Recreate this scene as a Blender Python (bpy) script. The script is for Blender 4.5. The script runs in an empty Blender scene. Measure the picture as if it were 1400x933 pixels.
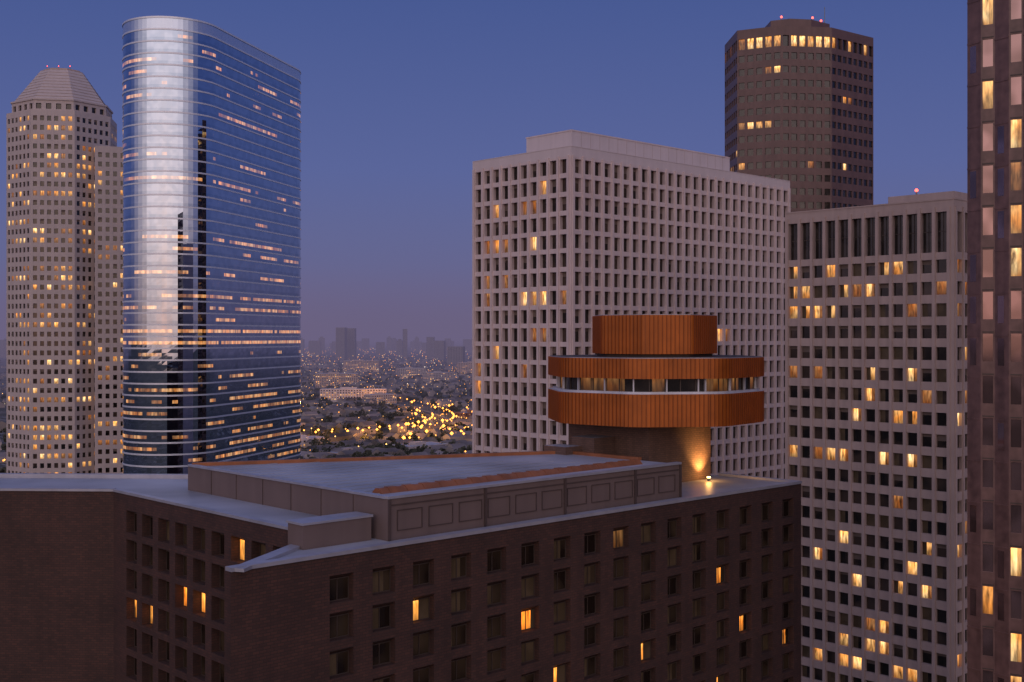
import bpy, math, random
from mathutils import Vector
random.seed(7)
H=110.0
U=(0.726,0.6875); V=(-0.6875,0.726)
scene=bpy.context.scene

# ------------------------------------------------------------------ materials
MATS={}
def nt(name):
    m=bpy.data.materials.new(name); m.use_nodes=True
    t=m.node_tree; b=t.nodes.get('Principled BSDF'); MATS[name]=m
    return m,t,b
def mathn(t,op,a,b=None,clamp=False):
    n=t.nodes.new('ShaderNodeMath'); n.operation=op; n.use_clamp=clamp
    for i,v in enumerate((a,b)):
        if v is None: continue
        if isinstance(v,(int,float)): n.inputs[i].default_value=v
        else: t.links.new(v,n.inputs[i])
    return n.outputs[0]
def noise(t,scale,vec=None,detail=2,stretch=None):
    if vec is None:
        vec=t.nodes.new('ShaderNodeTexCoord').outputs['Object']
    if stretch:
        mp=t.nodes.new('ShaderNodeMapping'); mp.inputs['Scale'].default_value=stretch
        t.links.new(vec,mp.inputs[0]); vec=mp.outputs[0]
    n=t.nodes.new('ShaderNodeTexNoise'); n.inputs['Scale'].default_value=scale; n.inputs['Detail'].default_value=detail
    t.links.new(vec,n.inputs['Vector']); return n.outputs['Fac']
def ramp(t,fac,stops):
    r=t.nodes.new('ShaderNodeValToRGB'); e=r.color_ramp.elements
    while len(e)<len(stops): e.new(0.5)
    for i,(p,c) in enumerate(stops):
        e[i].position=p; e[i].color=(c[0],c[1],c[2],1)
    t.links.new(fac,r.inputs[0]); return r.outputs[0]
def sc(c,k): return tuple(x*k for x in c)
def pm(name,col,rough=.7,metal=0.,var=.15,nscale=.25,streak=True,bump=0.,bscale=3.,spec=.4):
    m,t,b=nt(name)
    n1=noise(t,nscale); 
    f=n1
    if streak:
        n2=noise(t,1.0,stretch=(.9,.9,.06)); f=mathn(t,'ADD',mathn(t,'MULTIPLY',n1,.5),mathn(t,'MULTIPLY',n2,.5))
    c=ramp(t,f,[(.3,sc(col,1-var*1.5)),(.7,sc(col,1+var))])
    t.links.new(c,b.inputs['Base Color'])
    b.inputs['Roughness'].default_value=rough; b.inputs['Metallic'].default_value=metal
    b.inputs['Specular IOR Level'].default_value=spec
    if bump:
        bn=t.nodes.new('ShaderNodeBump'); bn.inputs['Strength'].default_value=bump
        t.links.new(noise(t,bscale),bn.inputs['Height']); t.links.new(bn.outputs[0],b.inputs['Normal'])
    return m
def brickm(name,c1,c2,mortar,bw=.6,bh=.24,ms=.03,rough=.8):
    m,t,b=nt(name)
    uv=t.nodes.new('ShaderNodeUVMap').outputs[0]
    br=t.nodes.new('ShaderNodeTexBrick'); t.links.new(uv,br.inputs['Vector'])
    br.inputs['Color1'].default_value=(*c1,1); br.inputs['Color2'].default_value=(*c2,1); br.inputs['Mortar'].default_value=(*mortar,1)
    br.inputs['Scale'].default_value=1; br.inputs['Brick Width'].default_value=bw; br.inputs['Row Height'].default_value=bh; br.inputs['Mortar Size'].default_value=ms
    n=noise(t,.25); n2=noise(t,1.2,stretch=(1,1,.12))
    mx=t.nodes.new('ShaderNodeMix'); mx.data_type='RGBA'; mx.blend_type='MULTIPLY'; mx.inputs[0].default_value=1
    t.links.new(br.outputs['Color'],mx.inputs[6])
    f=mathn(t,'ADD',mathn(t,'MULTIPLY',n,.6),mathn(t,'MULTIPLY',n2,.4))
    t.links.new(ramp(t,f,[(.3,(.72,.72,.72)),(.7,(1.2,1.18,1.16))]),mx.inputs[7])
    t.links.new(mx.outputs[2],b.inputs['Base Color']); b.inputs['Roughness'].default_value=rough
    bn=t.nodes.new('ShaderNodeBump'); bn.inputs['Strength'].default_value=.5; bn.inputs['Distance'].default_value=.03
    t.links.new(br.outputs['Fac'],bn.inputs['Height']); bn.invert=True; t.links.new(bn.outputs[0],b.inputs['Normal'])
    return m
def glass(name,col,col2,rough=.08,metal=0,spec=.6,nscale=.35):
    m,t,b=nt(name)
    t.links.new(ramp(t,noise(t,nscale,detail=1),[(.42,col),(.6,col2)]),b.inputs['Base Color'])
    b.inputs['Roughness'].default_value=rough; b.inputs['Metallic'].default_value=metal; b.inputs['Specular IOR Level'].default_value=spec
    return m
def lit(name,col,strength,nscale=1.0,base=(.05,.03,.02),rough=.2,metal=0,grad=True):
    m,t,b=nt(name)
    b.inputs['Base Color'].default_value=(*base,1); b.inputs['Roughness'].default_value=rough; b.inputs['Metallic'].default_value=metal
    n=noise(t,nscale,detail=3,stretch=(2.6,2.6,.55))
    s=mathn(t,'MULTIPLY',mathn(t,'SUBTRACT',n,.25),strength*3.0,)
    if grad:
        uv=t.nodes.new('ShaderNodeUVMap').outputs[0]; sp=t.nodes.new('ShaderNodeSeparateXYZ'); t.links.new(uv,sp.inputs[0])
        g=mathn(t,'ADD',mathn(t,'MULTIPLY',sp.outputs[1],1.0),.4); s=mathn(t,'MULTIPLY',s,g)
    s=mathn(t,'MAXIMUM',s,.08*strength)
    n3=noise(t,.5,detail=1)
    t.links.new(ramp(t,n3,[(.35,(col[0],col[1]*.75,col[2]*.5)),(.65,(col[0],min(1,col[1]*1.15),min(1,col[2]*1.5)))]),b.inputs['Emission Color'])
    t.links.new(s,b.inputs['Emission Strength'])
    m.cycles.emission_sampling='NONE'
    return m
def emis(name,col,s,sample=False):
    m,t,b=nt(name); b.inputs['Base Color'].default_value=(.02,.02,.02,1)
    b.inputs['Emission Color'].default_value=(*col,1); b.inputs['Emission Strength'].default_value=s
    if not sample: m.cycles.emission_sampling='NONE'
    return m

brickm('hotel_brick',(.088,.038,.028),(.056,.027,.022),(.042,.025,.02))
brickm('shaft_brick',(.16,.09,.068),(.12,.068,.052),(.09,.058,.046))
pm('white_concrete',(.68,.55,.525),.75,var=.08,bump=.1)
pm('white_concrete_top',(.66,.56,.55),.75,var=.05)
pm('beige_concrete',(.49,.37,.325),.75,var=.1)
pm('pale_granite',(.50,.42,.40),.7,var=.06)
pm('brown_granite',(.15,.088,.08),.45,var=.14)
pm('pink_granite',(.17,.095,.082),.35,var=.3,nscale=1.2)
pm('roof_membrane',(.37,.38,.43),.45,var=.2,nscale=.12,streak=False,bump=.12,bscale=.5)
pm('coping_metal',(.40,.40,.46),.4,.3,var=.12)
pm('penthouse_panel',(.16,.115,.105),.65,var=.1)
pm('penthouse_panel_dark',(.08,.055,.05),.65,var=.1)
pm('copper_cladding',(.45,.120,.018),.45,.3,var=.2,nscale=.5)
pm('copper_rib',(.27,.066,.011),.45,.3,var=.15)
pm('ridge_copper',(.33,.12,.05),.5,.2,var=.25)
pm('dark_soffit',(.05,.035,.03),.7)
pm('window_frame',(.07,.05,.042),.5)
pm('white_frame',(.6,.6,.65),.4,.2)
pm('crown_metal',(.55,.63,.75),.25,.7,var=.05)
pm('band_metal',(.72,.74,.80),.35,.3,var=.05)
pm('mast_steel',(.2,.2,.2),.5,.5)
pm('window_blind',(.16,.12,.10),.8,streak=False)
glass('dark_glass',(.012,.010,.010),(.04,.032,.028))
glass('punched_glass',(.010,.008,.007),(.06,.04,.03),nscale=.2)
glass('hotel_glass',(.014,.009,.007),(.06,.042,.026),rough=.15,nscale=.22,spec=.4)
glass('hotel_curtain',(.085,.06,.034),(.12,.085,.05),rough=.3,nscale=.6,spec=.3)
glass('mirror_glass',(.38,.46,.57),(.44,.52,.63),rough=.02,metal=1)
glass('mirror_spandrel',(.32,.40,.51),(.38,.46,.57),rough=.05,metal=1)
glass('pink_glass',(.20,.13,.12),(.34,.22,.21),rough=.06,metal=.8)
lit('lit_window',(1,.46,.12),.95)
lit('lit_window_bright',(1,.56,.19),1.7)
lit('lit_window_dim',(1,.38,.10),.36)
lit('hotel_lit',(1,.34,.045),1.8)
lit('bar_lit',(1,.4,.1),.16,nscale=.8)
lit('tower_lit',(1,.46,.15),.75,base=(.4,.45,.52),rough=.05,metal=1,nscale=.35,grad=False)
lit('tower_lit_dim',(1,.42,.14),.3,base=(.4,.45,.52),rough=.05,metal=1,nscale=.35,grad=False)
emis('red_beacon',(1,.08,.05),6)
emis('lamp_warm',(1,.5,.14),4)
emis('lamp_orange',(1,.34,.05),5)
emis('lamp_white',(1,.8,.55),4)
emis('lamp_head',(1,.6,.2),8)
m,t,b=nt('tree_foliage'); t.links.new(ramp(t,noise(t,.05),[(.3,(.03,.034,.02)),(.7,(.085,.08,.05))]),b.inputs['Base Color']); b.inputs['Roughness'].default_value=.9
pm('tree_bark',(.08,.06,.05),.9)
pm('asphalt',(.06,.055,.055),.85,var=.2,streak=False)
pm('pavement_concrete',(.25,.23,.22),.85,streak=False)
pm('road_paint',(.6,.5,.2),.7,streak=False)
pm('lawn_grass',(.09,.09,.04),.9,var=.3,nscale=.05,streak=False)
pm('house_wall',(.36,.30,.27),.8,nscale=.02,var=.5,streak=False)
pm('house_roof',(.18,.15,.15),.8,nscale=.02,var=.5,streak=False)
m,t,b=nt('ground_soil')
c=ramp(t,noise(t,.012,detail=8),[(.35,(.035,.036,.024)),(.5,(.07,.066,.05)),(.58,(.13,.11,.10)),(.7,(.055,.052,.045))])
t.links.new(c,b.inputs['Base Color']); b.inputs['Roughness'].default_value=.95
m,t,b=nt('skyline_wall')
uv=t.nodes.new('ShaderNodeUVMap').outputs[0]
br=t.nodes.new('ShaderNodeTexBrick'); t.links.new(uv,br.inputs['Vector']); br.offset=0
br.inputs['Color1'].default_value=(.05,.045,.05,1); br.inputs['Color2'].default_value=(.09,.08,.08,1); br.inputs['Mortar'].default_value=(.25,.22,.22,1)
br.inputs['Scale'].default_value=1; br.inputs['Brick Width'].default_value=6; br.inputs['Row Height'].default_value=4; br.inputs['Mortar Size'].default_value=.9
t.links.new(br.outputs['Color'],b.inputs['Base Color'])

# ------------------------------------------------------------------ mesh builder
class MB:
    def __init__(s): s.v=[];s.f=[];s.m=[];s.uv=[];s.mats=[]
    def mi(s,n):
        if n not in s.mats: s.mats.append(n)
        return s.mats.index(n)
    def poly(s,ps,mat,uv=None):
        i=len(s.v); s.v.extend(ps); s.f.append(tuple(range(i,i+len(ps)))); s.m.append(s.mi(mat))
        if uv is None: uv=[(p[0]*U[0]+p[1]*U[1],p[0]*V[0]+p[1]*V[1]) for p in ps]
        s.uv.extend(uv)
    def wall(s,a,b_,z0,z1,mat,s0=0):
        L=math.hypot(b_[0]-a[0],b_[1]-a[1])
        s.poly([(a[0],a[1],z0),(b_[0],b_[1],z0),(b_[0],b_[1],z1),(a[0],a[1],z1)],mat,[(s0,z0),(s0+L,z0),(s0+L,z1),(s0,z1)])
    def prism(s,pts,z0,z1,mat,top=None,bottom=False):
        n=len(pts); d=0
        for i in range(n):
            a=pts[i];b_=pts[(i+1)%n]; s.wall(a,b_,z0,z1,mat,d); d+=math.hypot(b_[0]-a[0],b_[1]-a[1])
        s.poly([(p[0],p[1],z1) for p in pts],top or mat)
        if bottom: s.poly([(p[0],p[1],z0) for p in reversed(pts)],mat)
    def obox(s,o,d,n,s0,s1,n0,n1,z0,z1,mat,top=None):
        P=lambda a,c:(o[0]+d[0]*a+n[0]*c,o[1]+d[1]*a+n[1]*c)
        s.prism([P(s0,n1),P(s1,n1),P(s1,n0),P(s0,n0)],z0,z1,mat,top,True)
    def build(s,name,parent=None,loc=(0,0,0)):
        me=bpy.data.meshes.new(name); me.from_pydata(s.v,[],s.f)
        for n in s.mats: me.materials.append(MATS[n])
        me.polygons.foreach_set('material_index',s.m)
        ul=me.uv_layers.new(name='UVMap'); ul.data.foreach_set('uv',[c for q in s.uv for c in q])
        me.update(); o=bpy.data.objects.new(name,me); scene.collection.objects.link(o)
        if parent: o.parent=parent; o.location=(-parent.location[0],-parent.location[1],-parent.location[2])
        return o
def empty(name,loc):
    e=bpy.data.objects.new(name,None); e.location=loc; e.empty_display_size=5; scene.collection.objects.link(e); return e

def facade(W,G,p0,p1,z0,z1,nc,nr,ww,wh,dep,wall,pick,head=0.,vb=.5,sa=0.,sb=0.,frame=None,frame_rows=0):
    L=math.hypot(p1[0]-p0[0],p1[1]-p0[1]); d=((p1[0]-p0[0])/L,(p1[1]-p0[1])/L); n=(d[1],-d[0])
    P=lambda s,z,o=0:(p0[0]+d[0]*s+n[0]*o,p0[1]+d[1]*s+n[1]*o,z)
    def q(s0,s1,a,b_,mat=wall):
        W.poly([P(s0,a),P(s1,a),P(s1,b_),P(s0,b_)],mat,[(s0,a),(s1,a),(s1,b_),(s0,b_)])
    if sa>0: q(0,sa,z0,z1)
    if sb>0: q(L-sb,L,z0,z1)
    cw=(L-sa-sb)/nc; ch=(z1-z0)/nr
    for r in range(nr):      # r=0 is the top storey
        a=z1-(r+1)*ch; b0=a+(ch-wh)*vb; b1=b0+wh; top=a+ch
        q(sa,L-sb,a,b0); q(sa,L-sb,b1,top)
        for c in range(nc+1):
            x0=sa+(c-1)*cw+cw/2+ww/2 if c>0 else sa
            x1=sa+c*cw+cw/2-ww/2 if c<nc else L-sb
            q(x0,x1,b0,b1)
        for c in range(nc):
            x0=sa+c*cw+cw/2-ww/2; x1=x0+ww; g1=b1-head
            W.poly([P(x0,b0),P(x0,b0,-dep),P(x0,g1,-dep),P(x0,b1)],wall,[(0,b0),(dep,b0),(dep,g1),(0,b1)])
            W.poly([P(x1,b0,-dep),P(x1,b0),P(x1,b1),P(x1,g1,-dep)],wall,[(0,b0),(dep,b0),(dep,b1),(0,g1)])
            W.poly([P(x0,b0),P(x1,b0),P(x1,b0,-dep),P(x0,b0,-dep)],wall,[(x0,0),(x1,0),(x1,dep),(x0,dep)])
            W.poly([P(x0,g1,-dep),P(x1,g1,-dep),P(x1,b1),P(x0,b1)],wall,[(x0,0),(x1,0),(x1,dep),(x0,dep)])
            pk=pick(c,r)
            gb=b0
            if pk=='punched_glass' and random.random()<.3:
                # roller blind part-way down behind the glass line
                hb=g1-(g1-b0)*random.choice([.25,.35,.5]); 
                G.poly([P(x0,hb,-dep),P(x1,hb,-dep),P(x1,g1,-dep),P(x0,g1,-dep)],'window_blind'); 
                G.poly([P(x0,b0,-dep),P(x1,b0,-dep),P(x1,hb,-dep),P(x0,hb,-dep)],'punched_glass'); continue
            if isinstance(pk,str): pk=[(0,1,pk)]
            for (fa,fb,mt) in pk:
                G.poly([P(x0+ww*fa,b0,-dep),P(x0+ww*fb,b0,-dep),P(x0+ww*fb,g1,-dep),P(x0+ww*fa,g1,-dep)],mt,[(fa,0),(fb,0),(fb,1),(fa,1)])
            if frame and r<frame_rows:
                o=(p0[0],p0[1]); t_=.06; k=-dep
                G.obox(o,d,n,x0,x0+t_,k+.003,k+.08,b0,g1,frame)
                G.obox(o,d,n,x1-t_,x1,k+.003,k+.08,b0,g1,frame)
                G.obox(o,d,n,x0+ww*.5-.03,x0+ww*.5+.03,k+.003,k+.08,b0+t_,g1-t_,frame)
                G.obox(o,d,n,x0+t_,x1-t_,k+.003,k+.08,b0,b0+t_,frame)
                G.obox(o,d,n,x0+t_,x1-t_,k+.003,k+.08,g1-t_,g1,frame)
def beacon(B,x,y,z,r=.5,mast=2.5):
    B.prism([(x-.12,y-.12),(x+.12,y-.12),(x+.12,y+.12),(x-.12,y+.12)],z,z+mast,'mast_steel')
    z+=mast+r*.8
    N=8
    rings=[(0.35,-.9),(.9,-.35),(.9,.35),(.35,.9)]
    for k in range(3):
        for i in range(N):
            a0=2*math.pi*i/N;a1=2*math.pi*(i+1)/N
            r0,h0=rings[k];r1,h1=rings[k+1]
            B.poly([(x+r*r0*math.cos(a0),y+r*r0*math.sin(a0),z+r*h0),(x+r*r0*math.cos(a1),y+r*r0*math.sin(a1),z+r*h0),(x+r*r1*math.cos(a1),y+r*r1*math.sin(a1),z+r*h1),(x+r*r1*math.cos(a0),y+r*r1*math.sin(a0),z+r*h1)],'red_beacon')
def add(p,d,t): return (p[0]+d[0]*t,p[1]+d[1]*t)

# ------------------------------------------------------------------ hotel
E=empty('brick_hotel',(0,110,0))
W,G,R=MB(),MB(),MB()
A=(-20.3,84.4); C=(33.4,135.2); D=(25.6,143.4); zf=H-17
LITM={(2,1):1,(5,2):1,(6,4):1,(12,2):0,(13,4):0,(9,4):1,(15,5):0,(10,8):1,(3,7):0,(13,9):1,(4,11):1,(13,7):1,(0,5):0,(15,8):1,(11,6):0,(12,6):1,(2,4):0}
CUR={(8,0),(7,1),(3,1),(4,1),(9,3),(8,1),(9,1),(6,2),(1,3),(5,3),(9,2),(11,2),(0,2),(1,1),(7,5),(10,4),(12,4)}
def hp(c,r):
    if (c,r)==(5,2): return [(0,.8,'hotel_lit'),(.8,1,'hotel_curtain')]
    if (c,r) in LITM:
        return [(0,.5,'hotel_lit'),(.5,1,'hotel_curtain')] if LITM[(c,r)] else [(0,.35,'hotel_curtain'),(.35,.72,'hotel_lit'),(.72,1,'hotel_glass')]
    if (c,r)==(8,0): return [(0,1,'bar_lit')]
    if (c,r) in CUR or random.random()<.3: 
        k=random.choice([.5,.3,.7])
        return [(0,k,'hotel_curtain'),(k,1,'hotel_glass')] if random.random()<.6 else 'hotel_curtain'
    return 'hotel_glass'
L_=math.hypot(C[0]-A[0],C[1]-A[1]); d_=((C[0]-A[0])/L_,(C[1]-A[1])/L_); n_=(d_[1],-d_[0])
zr=H-18.05
nr=31
facade(W,G,A,C,zr-nr*2.92,zr,16,nr,2.25,2.15,.7,'hotel_brick',hp,head=.4,vb=.4,sa=7.65,sb=.6,frame='window_frame',frame_rows=12)
W.wall(A,C,0,zr-nr*2.92,'hotel_brick'); W.wall(A,C,zr,zf,'hotel_brick')
facade(W,G,C,D,zr-nr*2.92,zr,2,nr,2.1,1.95,.5,'hotel_brick',hp)
W.wall(C,D,0,zr-nr*2.92,'hotel_brick'); W.wall(C,D,zr,zf,'hotel_brick')
Bp=(-17.3,95.8)
Q=(-4,126)
for a,b_ in ((D,(8,139)),((8,139),Q),(Q,Bp),(Bp,A)): W.wall(a,b_,0,zf,'hotel_brick')
R.poly([(p[0],p[1],zf) for p in (A,C,D,(8,139),Q,Bp)],'roof_membrane')
def coping(M,a,b_,z,w=.8,h=.22,ov=.12,mat='coping_metal',e=0.0):
    L=math.hypot(b_[0]-a[0],b_[1]-a[1]); d=((b_[0]-a[0])/L,(b_[1]-a[1])/L); n=(d[1],-d[0])
    M.obox(a,d,n,e,L-e,-w,ov,z+.002,z+h,mat)
coping(R,A,C,zf,w=.75,h=.3)
coping(R,C,D,zf,w=.6,h=.28,e=.1)
coping(R,Bp,A,zf,w=1.0,h=.26,e=.15)
zw=H-16; Wl=(-41.1,120.7); W0=(-95,123.2); Bw=(-17.6,95.8)
LW={(6,0):1,(3,2):1,(4,2):1,(0,3):1,(1,3):1,(7,6):1,(2,6):1,(5,5):0}
def wp(c,r):
    if (c,r) in LW: return [(0,1,'hotel_lit')] if c in (4,6) else [(0,.55,'hotel_lit'),(.55,1,'hotel_curtain')]
    return 'hotel_curtain' if random.random()<.1 else 'hotel_glass'
zr2=H-17.25
facade(W,G,Wl,Bw,zr2-31*2.92,zr2,9,31,2.3,2.25,.9,'hotel_brick',wp,head=.35,vb=.45,sa=2.4,sb=.8,frame='window_frame',frame_rows=9)
W.wall(Wl,Bw,0,zr2-31*2.92,'hotel_brick'); W.wall(Wl,Bw,zr2,zw,'hotel_brick')
W.wall(W0,Wl,0,zw,'hotel_brick')
R.poly([(p[0],p[1],zw) for p in [Bw,(-2,118),(6,141),(-35,132),(-95,134.5),W0,Wl]][::-1],'roof_membrane')
for a,b_ in (((-2,118),(6,141)),((6,141),(-35,132)),((-35,132),(-95,134.5)),((-95,134.5),W0),(Bw,(-2,118))): W.wall(a,b_,0 if a!=Bw else zf,zw,'hotel_brick')
coping(R,Wl,Bw,zw,w=.55,h=.25,e=.1); coping(R,W0,Wl,zw,w=.7,h=.25); coping(R,(-35,132),(-95,134.5),zw,w=.7,h=.45,mat='coping_metal')
zb=zf
o=(-16.6,93.0)
W.obox(o,U,V,0,6.7,0,2.2,zb+.002,H-15.05,'penthouse_panel'); R.obox(o,U,V,-.12,6.82,-.12,2.32,H-15.05,H-14.87,'coping_metal')
W.obox(add(o,U,6.9),U,V,0,1.2,1.0,1.9,zb+.002,H-16.3,'penthouse_panel_dark')
W.build('walls',E); G.build('windows',E); R.build('roof',E)
# penthouse
PW,PR=MB(),MB()
P=(-10.3,97.0); Rr=(17.8,123.6); pts=[P,Rr,(14.3,127),(6.3,135),(-33.7,121.7)]; zp=H-13.5
L2=math.hypot(Rr[0]-P[0],Rr[1]-P[1]); dd=((Rr[0]-P[0])/L2,(Rr[1]-P[1])/L2); nn=(dd[1],-dd[0])
PW.wall(P,Rr,zf-1,zp,'penthouse_panel')
for i in range(1,5):
    PW.wall(pts[i],pts[(i+1)%5],zf-1,zp,'penthouse_panel')
pw=(L2-1.2)/11
for i in range(11):
    s0=.6+i*pw+.35; s1=.6+(i+1)*pw-.35; a=zf+.75; b_=zp-1.0
    for (x0,x1,y0,y1) in ((s0,s1,a,a+.07),(s0,s1,b_-.07,b_),(s0,s0+.07,a+.07,b_-.07),(s1-.07,s1,a+.07,b_-.07)):
        PW.obox(P,dd,nn,x0,x1,.002,.08,y0,y1,'penthouse_panel_dark')
for s in (0.0,.6+pw*3-.1,.6+pw*6-.1,.6+pw*9-.1,L2-.25):
    PW.obox(P,dd,nn,s,s+.22,.002,.2,zf+.05,zp-.05,'penthouse_panel_dark')
PW.obox(P,dd,nn,0,L2,.002,.06,zp-.62,zp-.5,'penthouse_panel_dark')
Lp=(-33.7,121.7); ll=math.hypot(Lp[0]-P[0],Lp[1]-P[1]); dl=((P[0]-Lp[0])/ll,(P[1]-Lp[1])/ll); nl=(dl[1],-dl[0])
for i in range(1,7): PW.obox(Lp,dl,nl,ll*i/7,ll*i/7+.06,.002,.05,zf,zp-.1,'penthouse_panel_dark')
PR.poly([(p[0],p[1],zp) for p in pts],'roof_membrane')
coping(PR,P,Rr,zp,w=.5,h=.22,ov=.15); coping(PR,Lp,P,zp,w=.5,h=.2,ov=.15,e=.2)
coping(PR,(6.3,135),Lp,zp,w=.5,h=.35,mat='ridge_copper',e=.4)
coping(PR,(14.3,127),(6.3,135),zp,w=.5,h=.35,mat='ridge_copper',e=.4)
for i in range(1,16):
    a=add(P,V,1.2+i*1.9); 
    s1=L2-1.5-max(0,(i*1.9-3))*1.02
    if s1>3: PR.obox(a,U,V,.8,s1,0,.12,zp+.003,zp+.05,'roof_membrane')
ra=(-11.6,100.6); rb=(13.6,124.3); rl=math.hypot(rb[0]-ra[0],rb[1]-ra[1]); rd=((rb[0]-ra[0])/rl,(rb[1]-ra[1])/rl); rn=(rd[1],-rd[0])
k=0; s=0
while s<rl-1:
    h=.42+.06*(k%2); hw=.75
    P_=lambda a,c,z:(ra[0]+rd[0]*a+rn[0]*c,ra[1]+rd[1]*a+rn[1]*c,zp+z)
    x0,x1=s,s+.93
    for (c0,z0_),(c1,z1_) in (((hw,.003),(.25,h)),((.25,h),(-.25,h)),((-.25,h),(-hw,.003))):
        PR.poly([P_(x0,c0,z0_),P_(x1,c0,z0_),P_(x1,c1,z1_),P_(x0,c1,z1_)],'ridge_copper')
    for x in (x0,x1): PR.poly([P_(x,hw,.003),P_(x,.25,h),P_(x,-.25,h),P_(x,-hw,.003)],'ridge_copper')
    s+=.95;k+=1
PW.build('penthouse_walls',E); PR.build('penthouse_roof',E)

# ------------------------------------------------------------------ revolving restaurant tower
T=empty('revolving_restaurant_tower',(17.1,141,zf))
def roundoct(cx,cy,a,r,rot,n=8,seg=5):
    o=[]
    for k in range(n):
        an=rot+2*math.pi*k/n; cd=(a-r)/math.cos(math.pi/n); x=cx+cd*math.cos(an); y=cy+cd*math.sin(an)
        for j in range(seg+1):
            th=an-math.pi/n+2*math.pi/n*j/seg; o.append((x+r*math.cos(th),y+r*math.sin(th)))
    return o
def ribs(M,pts,z0,z1,step,w,dpt,mat):
    n=len(pts); acc=0
    for i in range(n):
        a=pts[i];b_=pts[(i+1)%n];L=math.hypot(b_[0]-a[0],b_[1]-a[1])
        if L<1e-4: continue
        d=((b_[0]-a[0])/L,(b_[1]-a[1])/L);nn=(d[1],-d[0])
        while acc<L:
            M.obox(a,d,nn,acc-w/2,acc+w/2,-.05,dpt,z0,z1,mat); acc+=step
        acc-=L
cx,cy=17.1,141.0; rot=math.radians(-90+22.5+7)
S=MB(); K=MB(); GL=MB(); SL=MB()
q0=(15.4,132.0)
q1=add(q0,U,11.5); q2=add(q1,V,12.5); q3=add(q0,V,12.5)
S.prism([q0,q1,q2,q3],zf-.5,H-9.9,'shaft_brick')
S.prism([add(q0,V,5.0),add(q0,V,8.5),add(add(q0,V,8.5),U,-3.6),add(add(q0,V,5.0),U,-3.6)][::-1],zf-.5,H-11.6,'shaft_brick','coping_metal')
S.prism([add(add(q0,V,7.0),U,-3.6),add(add(q0,V,10.5),U,-3.6),add(add(q0,V,10.5),U,-6.2),add(add(q0,V,7.0),U,-6.2)][::-1],zf-.5,H-12.6,'shaft_brick','coping_metal')
S.build('brick_shaft',T)
big=roundoct(cx,cy,12.25,4.2,rot,seg=6); gl=roundoct(cx,cy,11.2,4.0,rot,seg=3); dr=roundoct(cx,cy,6.95,.8,rot,seg=4); inn=roundoct(cx,cy,11.8,4.0,rot,seg=6)
z=lambda dz:H+dz
K.prism(big,z(-10.0),z(-6.4),'copper_cladding','white_frame'); ribs(K,big,z(-9.98),z(-6.42),.5,.08,.09,'copper_rib')
SL.poly([(p[0],p[1],z(-10.01)) for p in reversed(roundoct(cx,cy,12.2,4.1,rot,seg=6))],'dark_soffit')
SL.prism(inn,z(-6.395),z(-6.15),'white_frame','white_frame')
n=len(gl)
for i in range(n):
    a,b_=gl[i],gl[(i+1)%n]; L=math.hypot(b_[0]-a[0],b_[1]-a[1]); k=max(1,round(L/1.6))
    for j in range(k):
        p=add(a,(b_[0]-a[0],b_[1]-a[1]),j/k); q=add(a,(b_[0]-a[0],b_[1]-a[1]),(j+1)/k)
        mt='bar_lit' if random.random()<.4 else 'dark_glass'
        GL.poly([(p[0],p[1],z(-6.15)),(q[0],q[1],z(-6.15)),(q[0],q[1],z(-4.7)),(p[0],p[1],z(-4.7))],mt,[(0,0),(1,0),(1,1),(0,1)])
ribs(GL,gl,z(-6.15),z(-4.7),1.75,.10,.12,'window_frame'); ribs(GL,gl,z(-6.15),z(-4.7),3.6,.14,.35,'white_frame')
K.prism(big,z(-4.7),z(-2.45),'copper_cladding','dark_soffit',True); ribs(K,big,z(-4.68),z(-2.47),.5,.08,.09,'copper_rib')
ringtop=roundoct(cx,cy,12.1,4.1,rot,seg=6); SL.prism(ringtop,z(-2.45),z(-2.37),'coping_metal','dark_soffit')
SL.prism(roundoct(cx,cy,6.5,.8,rot),z(-2.37),z(-2.05),'dark_soffit')
K.prism(dr,z(-2.05),z(2.45),'copper_cladding','dark_soffit',True); ribs(K,dr,z(-2.03),z(2.43),.5,.08,.09,'copper_rib')
SL.prism(roundoct(cx,cy,6.8,.8,rot),z(2.45),z(2.52),'coping_metal')
K.build('copper_drums',T); GL.build('window_band',T); SL.build('ledges',T)
LM=MB(); lx,ly=add(add(q0,U,9.4),V,-1.3)
LM.prism([(lx+.18*math.cos(a*math.pi/4),ly+.18*math.sin(a*math.pi/4)) for a in range(8)],zf,zf+.35,'mast_steel')
LM.prism([(lx+.22*math.cos(a*math.pi/4),ly+.22*math.sin(a*math.pi/4)) for a in range(8)],zf+.35,zf+.5,'lamp_head')
LM.build('flood_lamp')
def plight(name,x,y,z_,p,col,r=.3):
    l=bpy.data.lights.new(name,'POINT'); l.energy=p; l.color=col; l.shadow_soft_size=r
    o=bpy.data.objects.new(name,l); o.location=(x,y,z_); scene.collection.objects.link(o); return o
plight('flood_light',lx,ly,zf+.9,230,(1,.48,.12))
sl=bpy.data.lights.new('flood_spot','SPOT'); sl.energy=3200; sl.color=(1,.5,.14); sl.spot_size=math.radians(95); sl.spot_blend=1; sl.shadow_soft_size=.25
so_=bpy.data.objects.new('flood_spot',sl); so_.location=(lx,ly,zf+.7); scene.collection.objects.link(so_)
so_.rotation_euler=Vector((V[0]*.55-.1,V[1]*.55,1.0)).to_track_quat('-Z','Y').to_euler()

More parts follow.
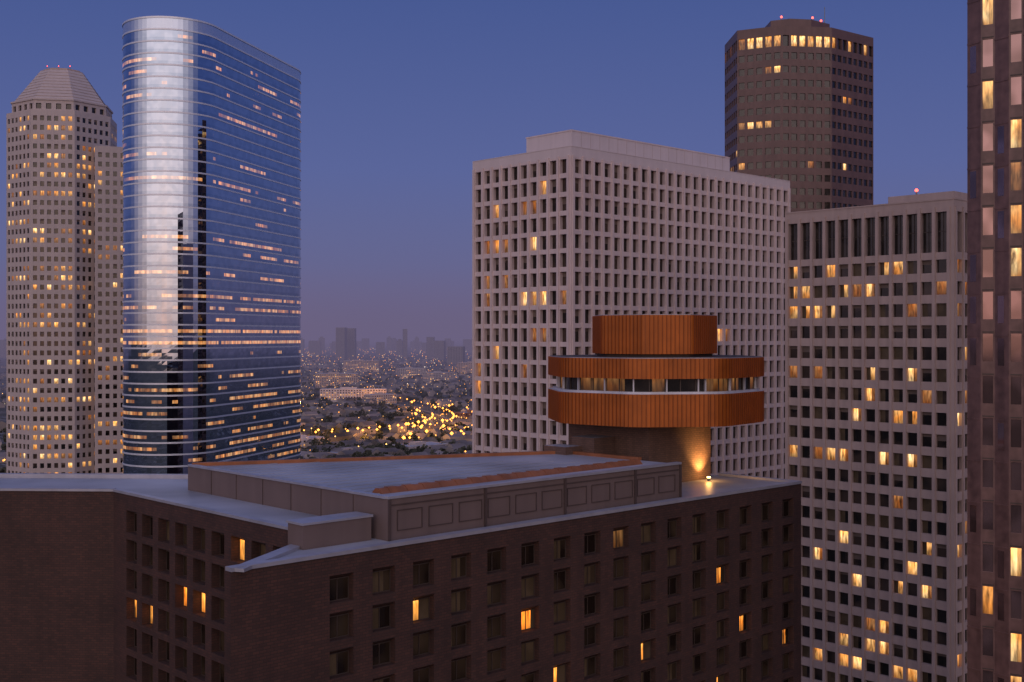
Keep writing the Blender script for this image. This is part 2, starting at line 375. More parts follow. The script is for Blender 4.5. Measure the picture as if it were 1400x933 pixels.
# ------------------------------------------------------------------ white office tower
E=empty('white_office_tower',(30,280,0)); W,G,R=MB(),MB(),MB()
c0=(12.3,245.); cl=add(c0,V,31.0); cr=add(c0,U,81.6); cb=add(cl,U,81.6); zt=H+39.8
def pickw(dens,dark='punched_glass',quiet=0):
    rowb={}
    def f(c,r):
        b=rowb.setdefault(r,random.choice([.3,.5,1,1.2,2.4])*(.35 if r<quiet else 1))
        last=f.last
        p=dens*b+(.35 if last==(c-1,r) else 0)
        if random.random()<p:
            f.last=(c,r); return random.choice(['lit_window','lit_window','lit_window_dim','lit_window_dim','lit_window_bright'])
        return dark
    f.last=None
    return f
zz=zt-2.0; nr=37; fh=3.95
facade(W,G,cl,c0,zz-nr*fh,zz,10,nr,2.0,2.95,.85,'white_concrete',pickw(.085,quiet=4),sa=.5,sb=.7)
facade(W,G,c0,cr,zz-nr*fh,zz,26,nr,2.0,2.95,.85,'white_concrete',pickw(.018,quiet=3),sa=.7,sb=.5)
for a,b_ in ((cl,c0),(c0,cr)):
    W.wall(a,b_,zz,zt,'white_concrete_top'); W.wall(a,b_,0,zz-nr*fh,'white_concrete')
W.wall(cr,cb,0,zt,'white_concrete'); W.wall(cb,cl,0,zt,'white_concrete')
R.poly([(p[0],p[1],zt-.6) for p in (c0,cr,cb,cl)],'roof_membrane')
for a,b_ in ((cl,c0),(c0,cr),(cr,cb),(cb,cl)): coping(R,a,b_,zt,w=.5,h=.15,ov=.06,mat='white_concrete_top',e=.06)
cw=(81.6-1.2)/26
for i in range(27):
    W.obox(c0,U,(U[1],-U[0]),max(0.01,.7+i*cw-.3),min(81.59,.7+i*cw+.3),.003,.28,10,zz+.2,'white_concrete')
nL=(-U[0],-U[1]); dL=(-V[0],-V[1]); cw=(31-1.2)/10
for i in range(11): W.obox(cl,dL,nL,max(.01,.5+i*cw-.3),min(30.99,.5+i*cw+.3),.003,.28,10,zz+.2,'white_concrete')
ph=add(add(c0,U,5.5),V,5.0)
R.obox(ph,U,V,0,57,0,14,zt-.6,H+44.3,'white_concrete_top'); R.obox(ph,U,V,-.1,57.1,-.1,14.1,H+44.3,H+44.6,'white_concrete')
for i in range(1,19): R.obox(ph,U,V,i*3,i*3+.08,-.02,-.003,zt,H+44.25,'beige_concrete')
W.build('walls',E);G.build('windows',E);R.build('roof',E)

# ------------------------------------------------------------------ brown granite tower
E=empty('brown_granite_tower',(100,412,0)); W,G,R=MB(),MB(),MB()
bp=[(75.2,413.7),(75.8,393.9),(89.3,387.4),(106.5,390),(124.6,403.5),(124,425),(105,440),(84,436)]
zt=H+102.9
for i in range(8):
    a=bp[i];b_=bp[(i+1)%8];L=math.hypot(b_[0]-a[0],b_[1]-a[1]); nc=max(3,round(L/3.0))
    W.wall(a,b_,zt-2.2,zt,'brown_granite')
    fr=(lambda c,r:'lit_window_bright' if random.random()<.55 else random.choice(['lit_window','lit_window_dim','dark_glass'])) if i in(1,2) else (lambda c,r: 'lit_window' if random.random()<.45 else 'dark_glass')
    facade(W,G,a,b_,zt-7.6,zt-2.2,nc,1,2.1,3.6,.6,'brown_granite',fr)
    facade(W,G,a,b_,zt-7.6-46*4.5,zt-7.6,nc,46,2.0,2.2,.35,'brown_granite',pickw(.05,'dark_glass'))
R.poly([(p[0],p[1],zt-.5) for p in bp],'roof_membrane')
def shrink(ps,k,cx_,cy_): return [(cx_+(p[0]-cx_)*k,cy_+(p[1]-cy_)*k) for p in ps]
R.prism(shrink(bp,.62,100,412),zt-.5,zt+1.6,'brown_granite'); R.prism(shrink(bp,.44,100,412),zt+1.6,zt+6.0,'brown_granite'); 
W.build('walls',E);G.build('windows',E);
for (x,y) in ((93,404),(104,405),(108,409)): beacon(R,x,y,zt+6.0,.4,1.0)
R.prism([(110,412),(110.2,412),(110.2,412.2),(110,412.2)],zt+6,zt+13,'mast_steel')
R.build('roof',E)

# ------------------------------------------------------------------ beige office tower (right)
E=empty('beige_office_tower',(72,222,0)); W,G,R=MB(),MB(),MB()
L0=(52.7,226.);R0=add(L0,V,-34.0);R2=add(R0,U,30);L2_=add(L0,U,30); zt=H+23.6
rowp=[.55,.5,.42,.12,.1,.3,.25,.35,.1,.35,.15,.22,.2,.12,.2,.25,.3,.3,.28,.3,.3]
def pb(c,r):
    p=rowp[min(r,20)]*(.75 if c<4 and r<2 else 1)
    x=random.random()
    if x<p*.8: return random.choice(['lit_window','lit_window','lit_window_bright','lit_window_dim',[(0,.5,'lit_window_bright'),(.5,1,'lit_window_dim')],[(0,.4,'hotel_curtain'),(.4,1,'lit_window')]])
    if x>.75: return random.choice(['hotel_curtain',[(0,.5,'hotel_curtain'),(.5,1,'punched_glass')]])
    return 'punched_glass'
for (a,b_,nc) in ((L0,R0,12),(R0,R2,10),(R2,L2_,12),(L2_,L0,10)):
    W.wall(a,b_,H+22.2,zt,'beige_concrete')
    facade(W,G,a,b_,H+14.0,H+22.2,nc,1,2.05,7.0,.9,'beige_concrete',lambda c,r:'dark_glass',sa=.5,sb=1.0)
    facade(W,G,a,b_,H+14.0-32*3.8,H+14.0,nc,32,1.95,2.3,.55,'beige_concrete',pb,vb=.55,sa=.5,sb=1.0)
    W.wall(a,b_,0,H+14-32*3.8,'beige_concrete')
    coping(R,a,b_,zt,w=.6,h=.25,ov=.1,mat='beige_concrete',e=.1)
    L=math.hypot(b_[0]-a[0],b_[1]-a[1]); d=((b_[0]-a[0])/L,(b_[1]-a[1])/L); n=(d[1],-d[0]); cw=(L-1.5)/nc
    for i in range(nc+1): W.obox(a,d,n,max(.01,.5+i*cw-.28),min(L-.01,.5+i*cw+.28),.003,.2,5,H+22.5,'beige_concrete')
    for i in range(nc): 
        x=.5+(i+.5)*cw
        G.obox(a,d,n,x-1.0,x+1.0,-.89,-.8,H+18.2,H+18.35,'window_frame'); G.obox(a,d,n,x-.04,x+.04,-.89,-.8,H+14.7,H+21.6,'window_frame')
R.poly([(p[0],p[1],zt-.4) for p in (L0,R0,R2,L2_)],'roof_membrane')
pp=add(add(L0,V,-20),U,3)
R.obox(pp,(-V[0],-V[1]),U,0,12.5,0,16,zt-.4,H+25.4,'beige_concrete')
bx=add(add(L0,V,-25),U,4); beacon(R,bx[0],bx[1],H+25.4,.32,.6)
W.build('walls',E);G.build('windows',E);R.build('roof',E)

# ------------------------------------------------------------------ near pink sawtooth tower (far right)
E=empty('pink_granite_tower',(60,105,0)); W,G,R=MB(),MB(),MB()
o=(42.8,110.); d=(-V[0],-V[1]); n=(-U[0],-U[1]); zt=H+75
fl=3.9; nr=int(zt/fl)
for i in range(14):
    a=add(o,d,i*2.62); b_=add(add(o,d,i*2.62+1.45),n,.35); c_=add(o,d,(i+1)*2.62)
    W.wall(a,b_,0,zt,'pink_granite')
    def pk(c,r,i=i):
        x=random.random()
        return [(0,.6,'lit_window_bright'),(.6,1,'lit_window')] if x<.12 else 'lit_window' if x<.34 else 'lit_window_dim' if x<.42 else 'pink_glass' 
    facade(W,G,b_,c_,zt-nr*fl,zt,1,nr,.9,2.55,.08,'pink_granite',pk)
    L=1.49; dd=((b_[0]-a[0])/L,(b_[1]-a[1])/L); nn=(dd[1],-dd[0])
    for r in range(nr):
        z0=zt-r*fl
        W.obox(a,dd,nn,.0,1.44,.003,.05,z0-.9,z0-.75,'pink_granite')
        W.obox(b_,((c_[0]-b_[0])/1.22,(c_[1]-b_[1])/1.22),(-.0,-1.0),.12,1.1,.003,.06,z0-.55,z0-.45,'window_frame')
        if random.random()<.55: G.obox(a,dd,nn,.32,1.0,.003,.02,z0-3.6,z0-1.1,'pink_glass')
last=add(o,d,14*2.62)
for a,b_ in ((last,add(last,U,30)),(add(last,U,30),add(o,U,30)),(add(o,U,30),o)): W.wall(a,b_,0,zt,'pink_granite')
R.poly([(p[0],p[1],zt) for p in (o,last,add(last,U,30),add(o,U,30))],'roof_membrane')
W.build('walls',E);G.build('windows',E);R.build('roof',E)

# ------------------------------------------------------------------ curved glass tower
E=empty('curved_glass_tower',(-110,440,0)); W,G,R=MB(),MB(),MB()
ax=(.245,.9695); rt=(.9695,-.245); Rd=16.5; LL=66.; k1=(-118.,407.); k2=add(k1,ax,LL); zt=H+106.8
per=[]
ns=33
a0=math.atan2(rt[1],rt[0])
for i in range(ns): per.append(add(add(k1,rt,Rd),ax,LL*i/ns))
for i in range(30): th=a0+math.pi*i/30; per.append((k2[0]+Rd*math.cos(th),k2[1]+Rd*math.sin(th)))
for i in range(ns): per.append(add(add(k2,rt,-Rd),ax,-LL*i/ns))
for i in range(30): th=a0+math.pi+math.pi*i/30; per.append((k1[0]+Rd*math.cos(th),k1[1]+Rd*math.sin(th)))
N=len(per); nf=53; fh=3.95; zb=zt-4.2
def offp(i,off):
    a=per[(i-1)%N];b_=per[(i+1)%N];L=math.hypot(b_[0]-a[0],b_[1]-a[1]);return (per[i][0]+(b_[1]-a[1])/L*off,per[i][1]-(b_[0]-a[0])/L*off)
out=[offp(i,.18) for i in range(N)]
inn=[offp(i,-.35) for i in range(N)]
def jw(M,a,b_,z0,z1,mat):
    j=lambda:random.uniform(-.005,.005)
    M.poly([(a[0]+j(),a[1]+j(),z0),(b_[0]+j(),b_[1]+j(),z0),(b_[0]+j(),b_[1]+j(),z1),(a[0]+j(),a[1]+j(),z1)],mat,[(0,0),(1,0),(1,1),(0,1)])
for f in range(nf):
    z1=zb-f*fh; z0=z1-fh; yy=z0+2-H
    p=random.choice([.05,.08,.15,.35,.55])
    if -4<yy<2.5: p=.97
    elif 8<yy<16: p=.65
    elif 50<yy<56: p=.7
    elif yy<-12: p=random.choice([.25,.4,.5])
    elif yy>95: p=.3
    on=False
    for i in range(N):
        if random.random()<.35: on=random.random()<p
        if p>.9: on=random.random()<.9
        m_='mirror_glass'
        if on: m_='tower_lit' if random.random()<.55 or p>.9 else 'tower_lit_dim'
        a=per[i];b_=per[(i+1)%N]
        jw(G,a,b_,z0+1.3,z0+2.4,m_) ; jw(G,a,b_,z0+2.4,z1,'mirror_glass'); jw(G,a,b_,z0,z0+1.3,'mirror_spandrel')
    for i in range(N):
        a=out[i];b_=out[(i+1)%N]; W.wall(a,b_,z1-.27,z1+.27,'band_metal')
        W.poly([(a[0],a[1],z1+.27),(b_[0],b_[1],z1+.27),(per[(i+1)%N][0],per[(i+1)%N][1],z1+.27),(per[i][0],per[i][1],z1+.27)],'band_metal')
        W.poly([(per[i][0],per[i][1],z1-.27),(per[(i+1)%N][0],per[(i+1)%N][1],z1-.27),(b_[0],b_[1],z1-.27),(a[0],a[1],z1-.27)],'band_metal')
for i in range(N): R.wall(per[i],per[(i+1)%N],zb,zt,'crown_metal',i*2.); R.wall(out[i],out[(i+1)%N],zt-.5,zt+.1,'band_metal'); 
for i in range(N):
    j=(i+1)%N
    R.poly([(out[i][0],out[i][1],zt+.1),(out[j][0],out[j][1],zt+.1),(inn[j][0],inn[j][1],zt+.1),(inn[i][0],inn[i][1],zt+.1)],'band_metal')
    R.wall(inn[j],inn[i],zt-2,zt+.1,'crown_metal')
R.poly([(p[0],p[1],zt-2) for p in inn],'roof_membrane')
W.build('floor_bands',E);G.build('curtain_wall',E);R.build('crown',E)

# ------------------------------------------------------------------ pyramid-topped tower (left)
E=empty('pyramid_top_tower',(-194,520,0)); W,G,R=MB(),MB(),MB()
def octo(cx,cy,a,rot=math.radians(-90+22.5+10)):
    return [(cx+a/math.cos(math.pi/8)*math.cos(rot+k*math.pi/4),cy+a/math.cos(math.pi/8)*math.sin(rot+k*math.pi/4)) for k in range(8)]
pc=(-199.5,520.); O=octo(*pc,21.6); zt=H+96.5
for i in range(8):
    a,b_=O[i],O[(i+1)%8]
    W.wall(a,b_,zt-1.6,zt,'pale_granite')
    facade(W,G,a,b_,zt-1.6-51*4.0,zt-1.6,6,51,1.6,2.1,.4,'pale_granite',pickw(.2),sa=.4,sb=.4)
    W.wall(a,b_,0,zt-1.6-51*4.0,'pale_granite')
O2=octo(*pc,19.6)
R.poly([(p[0],p[1],zt) for p in O],'pale_granite')
for i in range(8):
    facade(W,G,O2[i],O2[(i+1)%8],zt+.002,zt+4.5,4,1,2.2,2.4,.8,'pale_granite',lambda c,r:'dark_glass',vb=.35)
O3=octo(*pc,20.1); R.prism(O3,zt+4.5,zt+5.2,'pale_granite',bottom=True)
prev=octo(*pc,19.0); pz=zt+5.2
for st in range(1,11):
    a_=19.0-(19.0-8.8)*st/10; cur=octo(*pc,a_); cz=zt+5.2+st*1.5
    for i in range(8):
        j=(i+1)%8
        R.poly([(prev[i][0],prev[i][1],pz),(prev[j][0],prev[j][1],pz),(cur[j][0],cur[j][1],cz-.15),(cur[i][0],cur[i][1],cz-.15)],'pale_granite')
    R.prism([(pc[0]+(p[0]-pc[0])*1.008,pc[1]+(p[1]-pc[1])*1.008) for p in cur],cz-.15,cz,'beige_concrete')
    prev,pz=cur,cz
R.prism(octo(*pc,7.6),pz,pz+.8,'beige_concrete')
for k in (-5,0,5): beacon(R,pc[0]+k,pc[1]-5,pz+.8,.2,1.2)
w0=(-179.5,503.5);w1=(-152,512);w2=(-160,540);w3=(-186,532); zs=H+82
for a,b_,nc in ((w0,w1,9),(w1,w2,8),(w2,w3,8),(w3,w0,8)):
    W.wall(a,b_,zs-1.8,zs,'pale_granite')
    def ps(c,r,base=pickw(.16)):
        return 'dark_glass' if (c in (1,2) and r<9) else base(c,r)
    facade(W,G,a,b_,zs-1.8-47*4.,zs-1.8,nc,47,1.6,2.1,.4,'pale_granite',ps,sa=.6,sb=.6)
    W.wall(a,b_,0,zs-1.8-47*4.,'pale_granite')
R.poly([(p[0],p[1],zs-.4) for p in (w0,w1,w2,w3)],'roof_membrane')
W.build('walls',E);G.build('windows',E);R.build('pyramid_roof',E)

# ------------------------------------------------------------------ neighbouring downtown towers (seen as reflections)
for (x,y,w,dp,h) in ((215,330,22,22,235),(185,265,14,18,190),(300,150,30,30,215),(250,-40,34,30,150),(330,-160,40,34,120)):
    E=empty('office_tower',(x,y,0)); W,G=MB(),MB()
    q=[(x,y),add((x,y),U,w),add(add((x,y),U,w),V,dp),add((x,y),V,dp)]
    for i in range(4):
        nr=int((h-4)/4); facade(W,G,q[i],q[(i+1)%4],h-3-nr*4,h-3,7,nr,2.2,2.4,.3,'brown_granite',pickw(.1)); W.wall(q[i],q[(i+1)%4],h-3,h,'brown_granite'); W.wall(q[i],q[(i+1)%4],0,h-3-nr*4,'brown_granite')
    W.poly([(p[0],p[1],h-.5) for p in q],'roof_membrane'); W.build('walls',E);G.build('windows',E)

# ------------------------------------------------------------------ ground, roads
M=MB(); M.poly([(-45000,-6000,0),(45000,-6000,0),(45000,60000,0),(-45000,60000,0)],'ground_soil'); M.build('ground')
RD,PV,PT=MB(),MB(),MB()
def strip(M,d,n,off,s0,s1,w,z_,mat):
    o=(n[0]*off,n[1]*off)
    a=add(add(o,d,s0),n,-w/2);b_=add(add(o,d,s1),n,-w/2);c_=add(add(o,d,s1),n,w/2);e=add(add(o,d,s0),n,w/2)
    M.poly([(a[0],a[1],z_),(b_[0],b_[1],z_),(c_[0],c_[1],z_),(e[0],e[1],z_)],mat)
ulines=[i*100+42 for i in range(-4,28)]; vlines=[i*100-18 for i in range(-6,28)]
for i in ulines:
    strip(PV,U,V,i,-600,2800,20,.03,'pavement_concrete'); strip(RD,U,V,i,-600,2800,13,.09,'asphalt'); strip(PT,U,V,i,-600,2800,.3,.14,'road_paint')
for i in vlines:
    strip(PV,V,U,i,-600,2800,20,.05,'pavement_concrete'); strip(RD,V,U,i,-600,2800,13,.11,'asphalt'); strip(PT,V,U,i,-600,2800,.3,.16,'road_paint')
PWY=[(-330,1180),(-270,1195),(-205,1210),(-150,1240),(-110,1290),(-88,1360),(-85,1450),(-100,1560),(-135,1700),(-190,1860),(-250,2050),(-300,2300)]
def curve_pts(c,n=8):
    o=[]
    for i in range(len(c)-1):
        p0=c[max(0,i-1)];p1=c[i];p2=c[i+1];p3=c[min(len(c)-1,i+2)]
        for j in range(n):
            t_=j/n; o.append(tuple(.5*((2*p1[k])+(-p0[k]+p2[k])*t_+(2*p0[k]-5*p1[k]+4*p2[k]-p3[k])*t_**2+(-p0[k]+3*p1[k]-3*p2[k]+p3[k])*t_**3) for k in (0,1)))
    return o
cp=curve_pts(PWY)
def ribbon(M,c,w,z_,mat,off=0):
    L=[];Rr_=[]
    for i in range(len(c)):
        a=c[max(0,i-1)];b_=c[min(len(c)-1,i+1)];l=math.hypot(b_[0]-a[0],b_[1]-a[1]);n=(-(b_[1]-a[1])/l,(b_[0]-a[0])/l)
        L.append(add(c[i],n,w/2+off));Rr_.append(add(c[i],n,-w/2+off))
    for i in range(len(c)-1): M.poly([(*Rr_[i],z_),(*Rr_[i+1],z_),(*L[i+1],z_),(*L[i],z_)],mat)
ribbon(PV,cp,30,.20,'pavement_concrete'); ribbon(RD,cp,22,.30,'asphalt'); ribbon(PT,cp,.4,.36,'road_paint')
PV.build('pavement'); RD.build('road'); PT.build('road_markings')
LG=MB(); LG.poly([(x,y,.17) for x,y in ((-150,1120),(-60,1110),(-40,1200),(-75,1320),(-125,1270))],'lawn_grass'); LG.build('lawn')

# ------------------------------------------------------------------ low-rise buildings in the middle distance
def lowrise(x,y,w,dp,h,mat,ang=None,dens=.25):
    E=empty('lowrise_building',(x,y,0)); W,G=MB(),MB()
    if ang is None: d,n=U,V
    else: d=(math.cos(ang),math.sin(ang)); n=(-d[1],d[0])
    q=[(x,y),add((x,y),d,w),add(add((x,y),d,w),n,dp),add((x,y),n,dp)]
    nr=max(1,int((h-1)/3.6))
    for i in range(4):
        L=math.hypot(q[i][0]-q[(i+1)%4][0],q[i][1]-q[(i+1)%4][1])
        facade(W,G,q[i],q[(i+1)%4],h-1-nr*3.6,h-1,max(2,int(L/4.5)),nr,2.4,1.9,.3,mat,pickw(dens)); W.wall(q[i],q[(i+1)%4],h-1,h,mat); W.wall(q[i],q[(i+1)%4],0,h-1-nr*3.6,mat)
    W.poly([(p[0],p[1],h-.4) for p in q],'roof_membrane')
    W.obox(add(add((x,y),d,w*.3),n,dp*.3),d,n,0,w*.25,0,dp*.3,h-.4,h+2.6,mat)
    W.build('walls',E);G.build('windows',E)
for a in ((-320,1950,110,25,22,'white_concrete',.05),(-225,1880,50,22,16,'pale_granite',None),(-215,1130,45,25,10,'white_concrete',None),(-150,1010,40,30,9,'beige_concrete',None),
          (-95,1080,50,30,8,'pale_granite',None),(-420,2500,90,40,30,'beige_concrete',.1),(-180,2700,60,40,26,'pale_granite',None),(-60,1500,45,20,12,'brown_granite',None),
          (-330,1450,50,25,14,'pale_granite',None),(-260,1300,36,26,12,'beige_concrete',None),(-150,3300,90,40,36,'beige_concrete',.2),(-520,3600,110,50,35,'beige_concrete',0),
          (-700,1700,70,40,30,'beige_concrete',None),(-820,2000,90,40,40,'white_concrete',None),(-290,3000,70,40,28,'pale_granite',0.3)):
    lowrise(*a)
def near_road(x,y,d=24):
    return any((x-p[0])**2+(y-p[1])**2<d*d for p in cp)
HM=MB()
for i in range(1100):
    Y=950+4200*random.random()**1.6
    px=random.uniform(340,720) if random.random()<.8 else random.uniform(-100,340)
    X=(px-700)/1600*Y
    if near_road(X,Y,30): continue
    an=random.choice([0,math.pi/2])+.757+random.uniform(-.05,.05); d=(math.cos(an),math.sin(an)); n=(-d[1],d[0])
    w=random.uniform(12,24);dp=random.uniform(9,14);h=random.uniform(4,9);rh=random.uniform(2.5,4)
    q=[(X,Y),add((X,Y),d,w),add(add((X,Y),d,w),n,dp),add((X,Y),n,dp)]
    for k in range(4): HM.wall(q[k],q[(k+1)%4],0,h,'house_wall')
    m0=add(q[0],n,dp/2);m1=add(q[1],n,dp/2); r0=(m0[0],m0[1],h+rh);r1=(m1[0],m1[1],h+rh); z3=lambda p:(p[0],p[1],h)
    HM.poly([z3(q[0]),z3(q[1]),r1,r0],'house_roof');HM.poly([z3(q[2]),z3(q[3]),r0,r1],'house_roof');HM.poly([z3(q[1]),z3(q[2]),r1],'house_wall');HM.poly([z3(q[3]),z3(q[0]),r0],'house_wall')
    if random.random()<.5:
        o2=add(add(q[0],d,w*random.uniform(.2,.7)),n,-.05); HM.wall(o2,add(o2,d,1.6),1.2,2.8,'lit_window')
HM.build('distant_houses')
TM=MB()
def tree(x,y,h,r,nl):
    for k in range(3):
        a0=2.094*k;a1=2.094*(k+1)
        TM.poly([(x+.4*math.cos(a0),y+.4*math.sin(a0),0),(x+.4*math.cos(a1),y+.4*math.sin(a1),0),(x+.15*math.cos(a1),y+.15*math.sin(a1),h*.6),(x+.15*math.cos(a0),y+.15*math.sin(a0),h*.6)],'tree_bark')
    lob=[(random.uniform(-.5,.5)*r,random.uniform(-.5,.5)*r,random.uniform(.45,.85)*h,random.uniform(.45,.7)*r) for _ in range(4)]
    for _ in range(nl):
        l=random.choice(lob); th=random.uniform(0,6.283);u=random.uniform(-.7,1);s_=math.sqrt(max(0,1-u*u)); rr=l[3]*random.uniform(.6,1.05)
        cx_=x+l[0]+rr*s_*math.cos(th);cy_=y+l[1]+rr*s_*math.sin(th);cz_=l[2]+rr*u*.8
        sz=r*random.uniform(.16,.34)
        a=Vector((random.gauss(0,1),random.gauss(0,1),random.gauss(0,1))).normalized(); b_=a.orthogonal().normalized()
        TM.poly([(cx_+a.x*sz,cy_+a.y*sz,cz_+a.z*sz),(cx_+b_.x*sz,cy_+b_.y*sz,cz_+b_.z*sz),(cx_-a.x*sz,cy_-a.y*sz,cz_-a.z*sz),(cx_-b_.x*sz,cy_-b_.y*sz,cz_-b_.z*sz)],'tree_foliage')
for i in range(2400):
    Y=900+5200*random.random()**1.9
    px=random.uniform(340,720) if random.random()<.82 else random.uniform(-100,340)
    X=(px-700)/1600*Y
    if near_road(X,Y,22): continue
    tree(X,Y,random.uniform(7,12),random.uniform(4,7),44 if Y<2200 else 22)
TM.build('distant_trees')
SK=MB()
def sky(px,ytop,w,Y,dp=30):
    X=(px-700)/1600*Y; h=H+(460-ytop)/1600*Y; w_=w/1600*Y
    an=random.uniform(-.3,.3); d=(math.cos(an),math.sin(an)); n=(-d[1],d[0])
    SK.obox((X,Y),d,n,-w_/2,w_/2,0,dp,0,h,'skyline_wall')
    if random.random()<.5: SK.obox((X,Y),d,n,-w_/4,w_/4,5,dp-5,h,h+random.uniform(4,10),'skyline_wall')
for a in ((465,448,13,5200),(479,449,12,5300),(554,450,6,5600),(588,461,10,5600),(600,466,14,5200),(622,474,22,4200),(546,466,8,6200),(520,468,12,6200),(440,462,8,7500),(430,466,16,6500),(500,463,10,8000),(532,462,7,8000),(570,462,6,8200),(612,463,8,8000),(640,464,14,7800),(655,462,10,7000),(410,464,10,7000),(380,463,14,6000),(10,463,8,7000),(2,466,14,6000),(300,460,20,7000),(240,464,14,6500)):
    sky(*a)
for i in range(90): sky(random.uniform(-200,1500),random.uniform(464,470),random.uniform(5,16),random.uniform(6000,9500))
SK.build('distant_skyline')
SLm=MB()
def gem(M,x,y,z_,r,mat):
    v=[(x+r,y,z_),(x,y+r,z_),(x-r,y,z_),(x,y-r,z_)]; t_=(x,y,z_+r);b_=(x,y,z_-r)
    for k in range(4): M.poly([v[k],v[(k+1)%4],t_],mat);M.poly([v[(k+1)%4],v[k],b_],mat)
def lampost(x,y,r=.5,mat='lamp_orange'):
    SLm.prism([(x-.12,y-.12),(x+.12,y-.12),(x+.12,y+.12),(x-.12,y+.12)],0,12.5,'mast_steel')
    SLm.prism([(x-.08,y-1.8),(x+.08,y-1.8),(x+.08,y),(x-.08,y)],12.4,12.55,'mast_steel',bottom=True)
    gem(SLm,x,y-1.8,12.2,r,mat)
for off in ulines:
    for s in range(-200,2700,45):
        p=add((V[0]*off,V[1]*off),U,s+random.uniform(-8,8)); p=add(p,V,8.5)
        if p[1]<850 or abs(p[0])>p[1]*.45 or random.random()<.35: continue
        lampost(p[0],p[1],random.uniform(.3,.8),random.choice(['lamp_orange','lamp_warm','lamp_warm']))
for i,p in enumerate(cp):
    a=cp[max(0,i-1)];b_=cp[min(len(cp)-1,i+1)];l=math.hypot(b_[0]-a[0],b_[1]-a[1]);n=(-(b_[1]-a[1])/l,(b_[0]-a[0])/l)
    q=add(p,n,13 if i%2 else -13)
    if i%2==0 or p[1]<1500: lampost(q[0],q[1],random.uniform(.7,1.5),'lamp_orange')
    if i%5==0: plight('street_light_glow',q[0],q[1],15,24000,(1,.42,.08),1.0)
for i in range(80):
    Y=random.uniform(1120,1750); X=(random.uniform(550,650)-700)/1600*Y
    lampost(X,Y,random.choice([.4,.5,.7,1.3,1.9]),'lamp_orange')
for (X,Y) in ((-95,1180),(-120,1230),(-70,1270),(-150,1150)):
    plight('street_light_glow',X,Y,16,26000,(1,.45,.1),1.0)
SLm.build('street_lamps')
FL=MB()
for i in range(1700):
    Y=1500+8300*random.random()**1.1; px=random.uniform(330,720) if random.random()<.75 else random.uniform(-150,1500)
    gem(FL,(px-700)/1600*Y,Y,random.uniform(10,24),random.uniform(.2,.75)*Y/2600,random.choice(['lamp_warm','lamp_warm','lamp_orange','lamp_orange','lamp_white']))
FL.build('distant_city_lights')

# ------------------------------------------------------------------ ground haze (real volume over the distant city)
hm=bpy.data.materials.new('haze_volume'); hm.use_nodes=True; t=hm.node_tree; t.nodes.clear()
outn=t.nodes.new('ShaderNodeOutputMaterial'); ab=t.nodes.new('ShaderNodeVolumeAbsorption'); em=t.nodes.new('ShaderNodeEmission'); ad=t.nodes.new('ShaderNodeAddShader')
sg=1/5500; ab.inputs['Color'].default_value=(0,0,0,1); ab.inputs['Density'].default_value=sg
em.inputs['Color'].default_value=(.145,.120,.215,1); em.inputs['Strength'].default_value=sg
t.links.new(ab.outputs[0],ad.inputs[0]);t.links.new(em.outputs[0],ad.inputs[1]);t.links.new(ad.outputs[0],outn.inputs['Volume'])
hb=MB(); MATS['haze_volume']=hm; hb.prism([(-30000,1300),(30000,1300),(30000,40000),(-30000,40000)],-5,210,'haze_volume',bottom=True); 
ho=hb.build('haze')
import bmesh
bm=bmesh.new(); bm.from_mesh(ho.data); bmesh.ops.remove_doubles(bm,verts=bm.verts,dist=.01); bmesh.ops.recalc_face_normals(bm,faces=bm.faces); bm.to_mesh(ho.data); bm.free()

# ------------------------------------------------------------------ world
w=bpy.data.worlds.new('World'); scene.world=w; w.use_nodes=True; t=w.node_tree; t.nodes.clear()
wo=t.nodes.new('ShaderNodeOutputWorld'); b1=t.nodes.new('ShaderNodeBackground'); b2=t.nodes.new('ShaderNodeBackground'); ad=t.nodes.new('ShaderNodeAddShader')
sk=t.nodes.new('ShaderNodeTexSky'); sk.sky_type='NISHITA'; sk.sun_disc=False; sk.sun_elevation=math.radians(1.0); sk.sun_rotation=math.radians(183); sk.altitude=100
t.links.new(sk.outputs[0],b1.inputs[0]); b1.inputs[1].default_value=.012
tc=t.nodes.new('ShaderNodeTexCoord'); sp=t.nodes.new('ShaderNodeSeparateXYZ'); t.links.new(tc.outputs['Generated'],sp.inputs[0])
def zz_(v): return (v+.2)/1.2
f=mathn(t,'DIVIDE',mathn(t,'ADD',sp.outputs[2],.2),1.2,True)
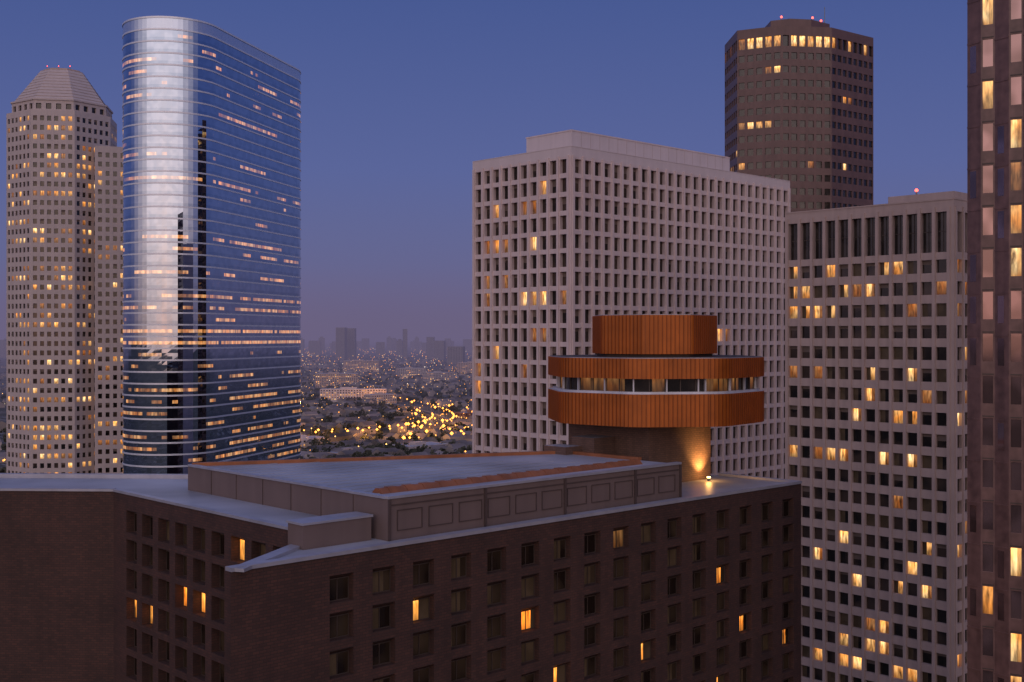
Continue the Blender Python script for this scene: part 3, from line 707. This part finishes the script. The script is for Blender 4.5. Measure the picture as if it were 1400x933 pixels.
r1=ramp(t,f,[(0,(.03,.03,.04)),(zz_(-.01),(.12,.1,.16)),(zz_(0),(.142,.119,.212)),(zz_(.06),(.108,.121,.275)),(zz_(.14),(.084,.114,.312)),(zz_(.28),(.052,.086,.275)),(zz_(.6),(.13,.155,.34)),(1,(.18,.20,.40))])
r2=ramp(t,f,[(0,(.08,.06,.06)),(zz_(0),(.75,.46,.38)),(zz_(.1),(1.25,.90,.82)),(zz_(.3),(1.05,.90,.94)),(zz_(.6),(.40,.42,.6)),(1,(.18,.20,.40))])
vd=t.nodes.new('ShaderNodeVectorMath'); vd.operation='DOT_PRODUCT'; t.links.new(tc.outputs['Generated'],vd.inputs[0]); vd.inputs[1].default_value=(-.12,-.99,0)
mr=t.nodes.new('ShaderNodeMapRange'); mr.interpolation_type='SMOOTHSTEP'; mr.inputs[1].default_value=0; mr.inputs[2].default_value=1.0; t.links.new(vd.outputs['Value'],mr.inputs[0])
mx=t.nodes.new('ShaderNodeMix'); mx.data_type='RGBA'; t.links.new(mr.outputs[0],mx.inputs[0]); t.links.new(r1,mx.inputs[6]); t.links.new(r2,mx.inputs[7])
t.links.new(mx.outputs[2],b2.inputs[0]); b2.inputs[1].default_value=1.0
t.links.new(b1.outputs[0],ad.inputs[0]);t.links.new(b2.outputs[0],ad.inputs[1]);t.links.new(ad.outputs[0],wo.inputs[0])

l=bpy.data.lights.new('sun','SUN'); l.energy=.4; l.angle=math.radians(85); l.color=(1,.78,.74)
so=bpy.data.objects.new('sun',l); scene.collection.objects.link(so)
el=math.radians(14); az=Vector((-.05,-1,0)).normalized(); dirv=-Vector((az.x*math.cos(el),az.y*math.cos(el),math.sin(el)))
so.rotation_euler=dirv.to_track_quat('-Z','Y').to_euler()

# ------------------------------------------------------------------ camera
cd=bpy.data.cameras.new('camera'); cam=bpy.data.objects.new('camera',cd); scene.collection.objects.link(cam)
cam.location=(0,0,H); cam.rotation_euler=(math.radians(90),0,0); cd.lens=36*1600/1400; cd.sensor_width=36; cd.shift_y=-6.5/1400; cd.clip_start=1; cd.clip_end=80000
scene.camera=cam
scene.view_settings.view_transform='Standard'; scene.view_settings.look='None'; scene.view_settings.exposure=0
